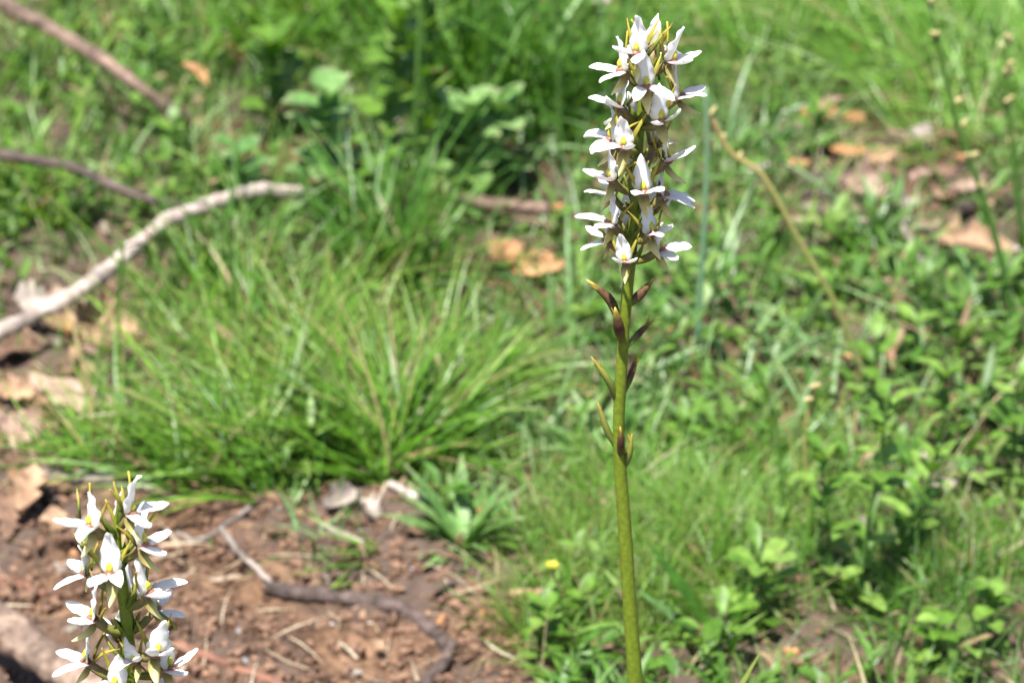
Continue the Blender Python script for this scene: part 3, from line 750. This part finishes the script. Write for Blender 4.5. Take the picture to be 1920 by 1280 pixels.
litter(190, 625, 120, 75, 35, 'bark_tan', 'big tan bark slab under the pale branch', h=0.004, tilt=(0.1, 0.5))
litter(110, 605, 80, 50, 70, 'bark_tan', 'tan bark piece standing against the pale branch', h=0.006, tilt=(0.3, 0.6))
litter(40, 665, 90, 45, 10, 'bark_brown', 'brown bark piece below the lower end of the pale branch', tilt=(0.1, 0.2))
litter(135, 745, 170, 42, -22, 'bark_pink', 'long pinkish bark slab with a dark gap below it', h=0.012, tilt=(0.12, 0.35))
litter(25, 735, 70, 40, 20, 'bark_tan', 'small tan bark piece beside the long pinkish slab', h=0.006, tilt=(0.1, 0.3))
litter(30, 815, 85, 75, 30, 'bark_pink', 'broad pinkish bark piece below the long pinkish slab', h=0.006, tilt=(0.15, 0.3))
litter(52, 915, 95, 45, 82, 'bark_tan', 'upright tan bark strip with a dark hollow below', h=0.014, tilt=(-0.35, 0.1))
litter(15, 975, 90, 30, 100, 'bark_brown', 'brown bark strip leaning beside the upright tan strip', h=0.004, tilt=(-0.3, 0.1))
litter(105, 985, 60, 28, 110, 'bark_tan', 'narrow tan bark chip beside the dark hollow', h=0.003, tilt=(-0.2, 0.1))
litter(150, 1070, 90, 30, -15, 'leaf_grey', 'grey flat flake on bare soil near the smaller orchid', name='bark_flake')
litter(60, 560, 60, 45, 15, 'leaf_grey', 'pale crumpled leaf on the pale branch', name='dead_leaf', cat='leaf', h=0.018, tilt=(0.1, 0.4), th=0.0006)
litter(990, 495, 150, 56, -28, 'leaf_orange', 'large orange-tan dead leaf behind the orchid buds', name='dead_leaf', cat='leaf', h=0.006, tilt=(0.05, 0.35), th=0.0007, lance=True, curl=0.1)
litter(1625, 352, 85, 52, -12, 'bark_pink', 'pale pinkish bark slab above a dark hollow', h=0.012, tilt=(0.1, 0.5))
litter(1590, 405, 100, 30, 5, 'bark_pink', 'flat pale bark strip below the dark hollow', h=0.002)
litter(1825, 462, 135, 48, -14, 'bark_tan', 'long tan bark slab over dark litter', h=0.012, tilt=(0.08, 0.4))
litter(1535, 218, 66, 30, 6, 'leaf_orange', 'orange dead leaf in the dark litter patch', name='dead_leaf', cat='leaf', h=0.008, tilt=(0, 0.4), th=0.0007)
litter(1600, 222, 40, 22, 40, 'leaf_orange', 'small reddish orange leaf beside the orange leaf', name='dead_leaf', cat='leaf', h=0.006, tilt=(0, 0.4), th=0.0007)
litter(1660, 185, 90, 34, -25, 'bark_brown', 'brown bark piece below the pale lime grass', h=0.006, tilt=(0, 0.3))
litter(1640, 300, 70, 26, 12, 'bark_tan', 'tan bark chip above the pale pinkish slab', h=0.006, tilt=(0, 0.4))
litter(1720, 265, 60, 34, 60, 'leaf_grey', 'grey dead leaf in the dark litter patch', name='dead_leaf', cat='leaf', h=0.006, tilt=(0, 0.3), th=0.0007)
litter(1400, 320, 90, 26, 5, 'leaf_grey', 'grey dead leaf beside the yellowing stalk', name='dead_leaf', cat='leaf', h=0.006, th=0.0007, lance=True)
litter(1135, 935, 66, 28, -8, 'bark_pink', 'small pink leaf scrap beside the orchid stem', name='dead_leaf', cat='leaf', h=0.006, tilt=(0, 0.3), th=0.0007)
litter(365, 145, 36, 40, 70, 'leaf_orange', 'orange-tan leaf behind the pinkish stick', name='dead_leaf', cat='leaf', h=0.016, tilt=(0.3, 0.6), th=0.0007)
litter(440, 110, 30, 40, 80, 'bark_tan', 'tan leaf scrap in the mixed grass', name='dead_leaf', cat='leaf', h=0.016, tilt=(0.3, 0.6), th=0.0007)
litter(635, 942, 75, 32, 40, 'leaf_grey', 'pale curled dead leaf below the sprawling tuft', name='dead_leaf', cat='leaf', h=0.005, tilt=(0, 0.4), th=0.0007, curl=0.4)
litter(690, 960, 70, 30, 120, 'leaf_grey', 'greyish shrivelled leaf beside the pale curled leaf', name='dead_leaf', cat='leaf', h=0.002, th=0.0007, curl=0.4)
litter(1100, 735, 34, 22, 20, 'leaf_orange', 'rusty leaf scrap behind the orchid stem', name='dead_leaf', cat='leaf', h=0.006, tilt=(0, 0.4), th=0.0007)
litter(1665, 650, 30, 56, 10, 'bark_brown', 'purplish brown leaf near the tall herb', name='dead_leaf', cat='leaf', h=0.010, tilt=(0, 0.7), th=0.0007)
litter(1325, 800, 50, 24, 30, 'bark_pink', 'pinkish chip in the weeds behind the orchid', h=0.006, tilt=(0, 0.4))
litter(945, 275, 60, 30, 0, 'bark_brown', 'dark bark chip beside the round-leaved herbs', h=0.004, tilt=(0, 0.2))
litter(1760, 915, 80, 20, 0, 'leaf_grey', 'pale flat strip among weeds below the leafy stem', name='bark_flake', h=0.006)
litter(1475, 1240, 70, 34, 20, 'bark_brown', 'brown bark chip in the bare hollow by the spoon-leaved herb', h=0.002)
TONE = {'bark_tan': 'tan', 'bark_brown': 'brown', 'bark_pink': 'pinkish', 'leaf_grey': 'grey', 'leaf_orange': 'orange', 'stick_dark': 'blackish', 'grass_blue': 'blue-green', 'grass': 'bright green', 'grass_mixed': 'dull green'}
mats = ['bark_tan', 'bark_brown', 'bark_pink', 'leaf_grey', 'leaf_orange', 'bark_brown']
for i in range(46):                              # bits on the bare soil
    while True:
        px, py = random.uniform(20, 980), random.uniform(960, 1275)
        if inside(SOIL, np.array(px), np.array(py)): break
    litter(px, py, random.uniform(14, 42), random.uniform(7, 16), random.uniform(0, 180), (mt := random.choice(mats)), f'small {TONE[mt]} chip of bark or leaf on the bare soil', name='litter_chip', cat='chip',
           h=0.0005, group='chips on the bare soil', th=0.0008)
for i in range(70):                              # bits in the grass
    while True:
        px, py = random.uniform(10, 1910), random.uniform(40, 1270)
        if green(np.array([px]), np.array([py]))[0] > 0.02 and not (250 < px < 950 and 480 < py < 900): break
    litter(px, py, random.uniform(18, 50), random.uniform(8, 18), random.uniform(0, 180), (mt := random.choice(mats)), f'small {TONE[mt]} dead leaf scrap caught among the grass', name='leaf_scrap', cat='leaf',
           h=random.uniform(0.003, 0.012), tilt=(random.uniform(-0.3, 0.3), random.uniform(-0.3, 0.4)), group='leaf scraps in the grass', th=0.0006)
for i in range(40):                              # the dark litter patch beyond the orchid spike
    px, py = random.gauss(1690, 120), random.gauss(350, 80)
    litter(px, py, random.uniform(30, 80), random.uniform(8, 20), random.uniform(-60, 60), (mt := random.choice(['bark_brown', 'bark_brown', 'bark_pink', 'leaf_grey', 'stick_dark', 'leaf_orange'])),
           f'{TONE[mt]} bark or leaf piece in the dark litter patch behind the yellowing stalk', name='bark_fragment', cat='bark',
           h=random.uniform(0.002, 0.012), tilt=(random.uniform(-0.3, 0.3), random.uniform(0.0, 0.7)), group='pieces of the dark litter patch', th=0.001)
for i in range(26):                              # litter collecting along the edge of the soil by the bark
    px, py = random.uniform(0, 230), random.uniform(640, 1040)
    litter(px, py, random.uniform(25, 75), random.uniform(10, 26), random.uniform(0, 180), (mt := random.choice(mats + ['bark_brown', 'stick_dark', 'stick_dark'])), f'{TONE[mt]} bark fragment in the heap beside the pale branch', name='bark_fragment', cat='bark',
           h=random.uniform(0.0, 0.006), tilt=(random.uniform(-0.3, 0.3), random.uniform(-0.3, 0.4)), group='bark fragments below the pale branch')

def stone(px, py, w, label, mat='stone', group=None):
    b = G(px, py); r = w * mmpx(b) / 2
    n, s = 8, 12
    v = []
    for i in range(n + 1):
        a = math.pi * i / n
        for j in range(s):
            p = 2 * math.pi * j / s
            d = np.array([math.sin(a) * math.cos(p), math.sin(a) * math.sin(p), math.cos(a)])
            k = 1 + 0.35 * float(vnoise(d[0] * 1.7 + px, d[1] * 1.7 + d[2] * 1.3 + py))
            v.append(d * r * k * np.array([1.2, 0.95, 0.6]))
    idx = np.arange((n + 1) * s).reshape(n + 1, s); nx2 = np.roll(idx, -1, 1)
    q = np.stack([idx[:-1], idx[1:], nx2[1:], nx2[:-1]], -1).reshape(-1, 4)
    o = obj('stone', mesh_np('stone', np.array(v), q, np.full((len(v), 3), 0.5), M[mat]))
    o.location = b + Vector((0, 0, r * 0.4))
    return tag(o, label, 'stone', group)
stone(657, 1200, 24, 'small rounded grey pebble on bare soil below the crooked stick')
for i in range(34):
    while True:
        px, py = random.uniform(20, 980), random.uniform(980, 1275)
        if inside(SOIL, np.array(px), np.array(py)): break
    if random.random() < 0.3: stone(px, py, random.uniform(10, 20), 'tiny grey stone on the bare soil', 'stone', 'tiny grey stones')
    else: stone(px, py, random.uniform(8, 17), 'small lump of reddish stony earth on the bare soil', 'stone_red', 'reddish lumps')

# ------------------------------------------------------------------ orchids
def organ(L, W, bend=0.0, cup=0.0, wave=0.0, th=0.00035, kind='lip', S=12, C=7, tip_bend=0.0, wseed=0.0):
    """flat organ along +X, face +Z, closed with thickness; bend lifts the tip towards +Z"""
    t = np.linspace(0, 1, S + 1); u = np.linspace(-1, 1, C)
    if kind == 'lip':     w = np.interp(t, [0, .08, .22, .45, .7, .9, 1], [.6, .9, 1, .86, .55, .24, .05])
    elif kind == 'petal': w = np.interp(t, [0, .12, .35, .6, .82, .94, 1], [.55, .78, .98, 1, .8, .5, .12])
    elif kind == 'sepal': w = np.interp(t, [0, .15, .4, .75, 1], [.7, 1, .9, .5, .06])
    else:                 w = np.interp(t, [0, .2, .45, .75, 1], [.6, 1, .92, .5, .04])
    ang = bend * t + tip_bend * np.clip((t - 0.55) / 0.45, 0, 1) ** 2
    am = (ang[:-1] + ang[1:]) / 2
    x = np.concatenate([[0], np.cumsum(np.cos(am) * L / S)]); z = np.concatenate([[0], np.cumsum(np.sin(am) * L / S)])
    hw = w * W / 2
    cx = x[:, None] - np.sin(ang)[:, None] * cup * hw[:, None] * (u ** 2)[None]
    cz = z[:, None] + np.cos(ang)[:, None] * cup * hw[:, None] * (u ** 2)[None]
    wv = wave * W * np.sin(t * 17 + wseed)[:, None] * (u ** 3)[None] * np.minimum(1, t * 3)[:, None]
    cz = cz + wv
    cy = u[None] * hw[:, None] * (1 + 0.035 * np.sin(t * 23 + wseed * 2))[:, None]
    top = np.stack([cx, cy, cz], -1)
    nrm = np.stack([-np.sin(ang), 0 * ang, np.cos(ang)], -1)[:, None, :]
    tk = (th / 2 * (1.05 - u ** 2))[None, :, None]
    v = np.concatenate([(top + nrm * tk).reshape(-1, 3), (top - nrm * tk).reshape(-1, 3)])
    i = np.arange((S + 1) * C).reshape(S + 1, C); j = i + (S + 1) * C
    q = [np.stack([i[:-1, :-1], i[1:, :-1], i[1:, 1:], i[:-1, 1:]], -1).reshape(-1, 4),
         np.stack([j[:-1, :-1], j[:-1, 1:], j[1:, 1:], j[1:, :-1]], -1).reshape(-1, 4)]
    for e, f in ((i[:, 0], j[:, 0]), (j[:, -1], i[:, -1]), (j[0], i[0]), (i[-1], j[-1])):
        q.append(np.stack([e[:-1], f[:-1], f[1:], e[1:]], -1))
    tt = np.tile(np.repeat(t, C), 2)
    return v, np.concatenate(q), np.stack([np.full(len(v), 0.5), tt, np.full(len(v), 0.3)], -1)
mm = 0.001
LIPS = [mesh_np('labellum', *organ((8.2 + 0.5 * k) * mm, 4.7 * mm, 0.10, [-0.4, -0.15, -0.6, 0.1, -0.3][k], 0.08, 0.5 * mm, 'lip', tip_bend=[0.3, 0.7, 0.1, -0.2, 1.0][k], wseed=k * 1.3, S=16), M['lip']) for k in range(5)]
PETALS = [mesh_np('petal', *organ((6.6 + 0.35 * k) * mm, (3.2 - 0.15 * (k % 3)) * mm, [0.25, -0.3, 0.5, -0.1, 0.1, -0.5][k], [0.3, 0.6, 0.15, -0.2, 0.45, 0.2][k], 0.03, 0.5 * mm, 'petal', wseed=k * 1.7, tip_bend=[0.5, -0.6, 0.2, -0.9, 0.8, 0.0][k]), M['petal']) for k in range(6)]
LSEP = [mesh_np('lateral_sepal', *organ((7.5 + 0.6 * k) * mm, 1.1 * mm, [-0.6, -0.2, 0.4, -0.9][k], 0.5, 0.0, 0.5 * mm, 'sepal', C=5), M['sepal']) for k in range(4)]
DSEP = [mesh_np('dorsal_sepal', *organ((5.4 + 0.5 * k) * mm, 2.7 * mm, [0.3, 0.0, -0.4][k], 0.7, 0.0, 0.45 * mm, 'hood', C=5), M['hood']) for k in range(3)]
def blob(L, r, mat, name):
    t = np.linspace(0, 1, 7)
    return mesh_np(name, *tube(np.stack([t * L, 0 * t, 0 * t], -1), np.sin(np.pi * (0.06 + 0.88 * t)) * r, 8), mat)
CALLUS = blob(2.6 * mm, 0.75 * mm, M['callus'], 'callus')
COLUMN = blob(2.6 * mm, 1.15 * mm, M['column'], 'column')
BRACT = [mesh_np('bract', *organ((5.0 + k) * mm, 2.6 * mm, 0.5, 0.9, 0, 0.4 * mm, 'hood', C=5), M['bract']) for k in range(3)]

def path_at(path, z):
    i = int(np.clip(np.searchsorted(path[:, 2], z), 1, len(path) - 1))
    a, b = path[i - 1], path[i]; f = (z - a[2]) / max(1e-9, b[2] - a[2])
    return a + (b - a) * np.clip(f, 0, 1)
rj = random.Random(5)
def flower(root, org, path, P, az, sc=1.0, lipdir=None, tilt=None):
    """P: throat in world; az: 0 faces the camera, +90 faces +X"""
    a = math.radians(az)
    X_ = Vector((math.sin(a), -math.cos(a), 0)); Y_ = Vector((math.cos(a), math.sin(a), 0))
    R = Matrix((X_, Y_, Vector((0, 0, 1)))).transposed().to_4x4()
    tl = rj.uniform(-0.12, 0.22) if tilt is None else tilt
    R = R @ Matrix.Rotation(-tl, 4, 'Y') @ Matrix.Rotation(rj.uniform(-0.15, 0.15), 4, 'X')
    W = Matrix.Translation(P - org) @ R @ Matrix.Scale(sc, 4)
    Wi = W.inverted()
    foot = path_at(path, P.z - 5.5 * mm * sc)
    A = Wi @ (Vector(foot) - org)
    ov = smooth_path([A, A * 0.62 + Vector((0, 0, -0.8 * mm)), A * 0.28 + Vector((0, 0, -1.2 * mm)), Vector((0.6 * mm, 0, -0.2 * mm))], 9)
    me = mesh_np('flower', *tube(ov, np.array([0.4, 0.6, 0.8, 0.95, 1.0, 1.0, 1.0, 1.0, 0.8]) * mm, 8), M['ovary'])
    f = obj('flower', me, root, W)
    ld = lipdir or (rj.uniform(-0.22, 0.16), rj.uniform(-0.14, 0.14), 1)
    lm = frame(ld, (1, 0, 0.15), (0.9 * mm, 0, 0.1 * mm))
    obj('labellum', rj.choice(LIPS), f, lm)
    obj('callus', CALLUS, f, lm @ Matrix.Translation((0.2 * mm, 0, 0.25 * mm)))
    for s in (-1, 1):
        obj('petal', rj.choice(PETALS), f, frame((rj.uniform(0.85, 1.1), s * rj.uniform(0.18, 0.62), rj.uniform(-0.15, 0.25) + 0.38 * max(0.0, math.cos(a))), (-0.3, -s * 0.3, 1), (0.5 * mm, s * 0.8 * mm, -0.2 * mm)))
        obj('lateral_sepal', rj.choice(LSEP), f, frame((rj.uniform(-0.25, 0.3), s * rj.uniform(0.25, 0.6), 0.9), (1, 0, 0.2), (-0.6 * mm, s * 0.9 * mm, 0.2 * mm)))
    obj('dorsal_sepal', rj.choice(DSEP), f, frame((rj.uniform(0.2, 0.7), rj.uniform(-0.15, 0.15), -0.9), (-1, 0, -0.3), (0.4 * mm, 0, -0.9 * mm)))
    obj('column', COLUMN, f, frame((1, 0, 0.2), (0, 0, 1), (-0.3 * mm, 0, -0.25 * mm)))
    d = (Vector((X_.x * 0.6, X_.y * 0.6, 0.9)))
    obj('bract', rj.choice(BRACT), root, frame(d, (-X_.x, -X_.y, 0.5), Vector(foot) - org + Vector((X_.x, X_.y, 0)) * 1.2 * mm) @ Matrix.Scale(sc, 4))
    return f
def bud(root, org, P0, Pm, P1, r, green_=False, prongs=2):
    pts = smooth_path([P0 - org, Pm - org, P1 - org], 10)
    prof = np.array([0.5, 0.6, 0.7, 0.78, 0.80, 0.76, 0.66, 0.5, 0.32, 0.08]) * 0.86
    b = obj('bud', mesh_np('bud', *tube(pts, prof * r, 8), M['bud_green' if green_ else 'bud']), root)
    d = Vector(pts[-1] - pts[-4]).normalized()
    for k in range(prongs):
        dd = d + Vector((rj.uniform(-0.3, 0.3), rj.uniform(-0.3, 0.3), rj.uniform(-0.2, 0.3)))
        o = obj('sepal_tip', LSEP[k % 4], b, frame(dd, (0, -1, 0.4), pts[-4]) @ Matrix.Scale(0.55, 4))
    return b

def orchid(label, stem_px, widths, Y0, flowers, buds, sc, tip_buds):
    top = stem_px[-1]
    pts = [AT(px, py, Y0) for px, py in stem_px]
    foot = Vector((pts[0].x + 0.004, Y0 + 0.004, 0)); foot.z = float(gz(foot.x, foot.y)) - 0.003
    mid = (pts[0] * 0.5 + foot * 0.5) + Vector((0.003, 0, 0))
    path = smooth_path([foot, mid] + pts, 60)
    n0 = len(stem_px)
    wz = [foot.z, mid.z] + [p.z for p in pts]
    wr = [widths[0] * 1.1, widths[0] * 1.05] + list(widths)
    k = mmpx(pts[n0 // 2])
    R = np.interp(path[:, 2], wz, wr) * k / 2
    org = Vector((foot.x, foot.y, foot.z + 0.003))
    root = thing('leek_orchid', label, 'orchid', org, 'leek orchids in flower')
    obj('stem', mesh_np('stem', *tube(path - np.array(org), R, 14, bump=0.03), M['stem']), root)
    # long leaf sheathing the stem low down
    for a0, L_ in ((0.6, 0.13),):
        v, q, t = ribbons([(0, 0, -0.002)], a0, L_, 0.08, 0.5, 0.009, S=12, fold=0.7)
        obj('sheath_leaf', mesh_np('sheath_leaf', v, q, t, M['grass']), root)
    for px, py, az, *rest in flowers:
        r = (rest[0] if rest else 8.5) * mm * sc
        P = AT(px, py, Y0 - r * math.cos(math.radians(az)))
        flower(root, org, path, P, az, sc * (rest[1] if len(rest) > 1 else 1.0))
    for p0, p1, p2, r, g, dy in buds:
        A, B, C_ = AT(*p0, Y0 + 0.0), AT(*p1, Y0 + dy * 0.7), AT(*p2, Y0 + dy)
        bud(root, org, A, B, C_, r * mm, g)
    for p0, p1, p2, r in tip_buds:
        bud(root, org, AT(*p0, Y0 - 0.001), AT(*p1, Y0 - 0.002), AT(*p2, Y0 - 0.001), r * mm, True, 1)
    return root

STEM_A = [(1192, 1290), (1182, 1150), (1172, 1000), (1163, 880), (1160, 800), (1164, 710), (1170, 620), (1178, 530), (1186, 450), (1191, 380), (1196, 300), (1201, 220), (1206, 150), (1210, 85)]
WID_A = [31, 29, 27, 25, 23, 23, 21.5, 21, 20, 19, 18, 16, 13, 8]
FL_A = [(1197, 98, -30), (1224, 94, 150, 5), (1252, 112, 68, 6.5), (1172, 130, -72, 5.5), (1211, 160, 6), (1268, 180, 80), (1168, 198, -68, 6), (1238, 224, 18, 7.5),
        (1152, 262, -80), (1172, 272, -16), (1246, 300, 74, 7.5), (1150, 334, -68, 6.5), (1206, 357, 4), (1238, 364, 84, 7), (1148, 362, -120, 7, 0.8),
        (1150, 418, -68, 6.5), (1219, 436, 38, 8), (1142, 450, -98, 6, 0.8), (1232, 466, 66, 7.5), (1172, 488, -6, 7, 0.82),
        (1196, 120, 170, 7), (1222, 190, 150, 7), (1186, 235, -150, 7), (1226, 275, 160, 7), (1186, 320, -165, 7), (1218, 400, 165, 7), (1180, 435, 190, 7)]
BUD_A = [((1160, 600), (1142, 560), (1100, 524), 1.9, False, 0.0), ((1178, 572), (1200, 552), (1226, 522), 2.0, False, 0.001), ((1166, 640), (1160, 612), (1153, 576), 2.2, False, -0.006),
         ((1176, 648), (1198, 625), (1224, 598), 1.5, False, 0.007), ((1168, 740), (1184, 700), (1196, 662), 1.4, False, 0.004), ((1156, 752), (1140, 712), (1108, 668), 1.5, True, -0.002),
         ((1154, 838), (1136, 800), (1121, 754), 1.4, True, 0.0), ((1162, 860), (1164, 830), (1163, 800), 1.6, False, -0.004), ((1168, 880), (1180, 850), (1185, 812), 1.4, True, -0.001)]
TIP_A = [((1206, 110), (1214, 85), (1224, 62), 0.7), ((1212, 110), (1232, 80), (1252, 52), 0.7), ((1206, 100), (1205, 80), (1200, 60), 0.8), ((1204, 150), (1192, 120), (1186, 95), 0.7), ((1236, 150), (1234, 90), (1236, 60), 0.7)]
orchid('tall white-flowered orchid spike on a long bare green stem', STEM_A, WID_A, 0.66, FL_A, BUD_A, 1.12, TIP_A)

STEM_B = [(248, 1330), (245, 1270), (238, 1170), (228, 1090), (219, 1020), (222, 960), (230, 925)]
WID_B = [26, 26, 24, 22, 18, 12, 5]
FL_B = [(176, 985, -48, 7), (238, 958, 70, 4), (262, 1020, 76), (208, 1072, -6, 8), (166, 1074, -100, 8, 0.85), (272, 1110, 76, 7), (182, 1158, -76, 8), (286, 1142, 112, 8, 0.85),
        (290, 1222, 24, 8), (312, 1250, 62, 9), (170, 1240, -86, 9), (255, 1236, -10, 5, 0.7), (218, 1282, -20, 7), (232, 1000, 160, 6), (236, 1120, 170, 7), (228, 1200, -160, 7), (300, 1320, 70, 8), (190, 1330, -70, 8)]
TIP_B = [((222, 980), (224, 945), (212, 902), 1.0), ((224, 985), (230, 950), (230, 915), 1.3), ((150, 975), (148, 950), (147, 928), 0.6), ((214, 1040), (250, 1020), (268, 972), 0.8),
         ((196, 1060), (160, 1030), (142, 1004), 0.7), ((240, 1130), (252, 1110), (254, 1078), 0.8), ((290, 1140), (320, 1165), (334, 1182), 0.6), ((246, 1250), (215, 1220), (194, 1188), 0.9)]
orchid('shorter white-flowered orchid spike in front of bare soil', STEM_B, WID_B, 0.575, FL_B, [], 1.2, TIP_B)
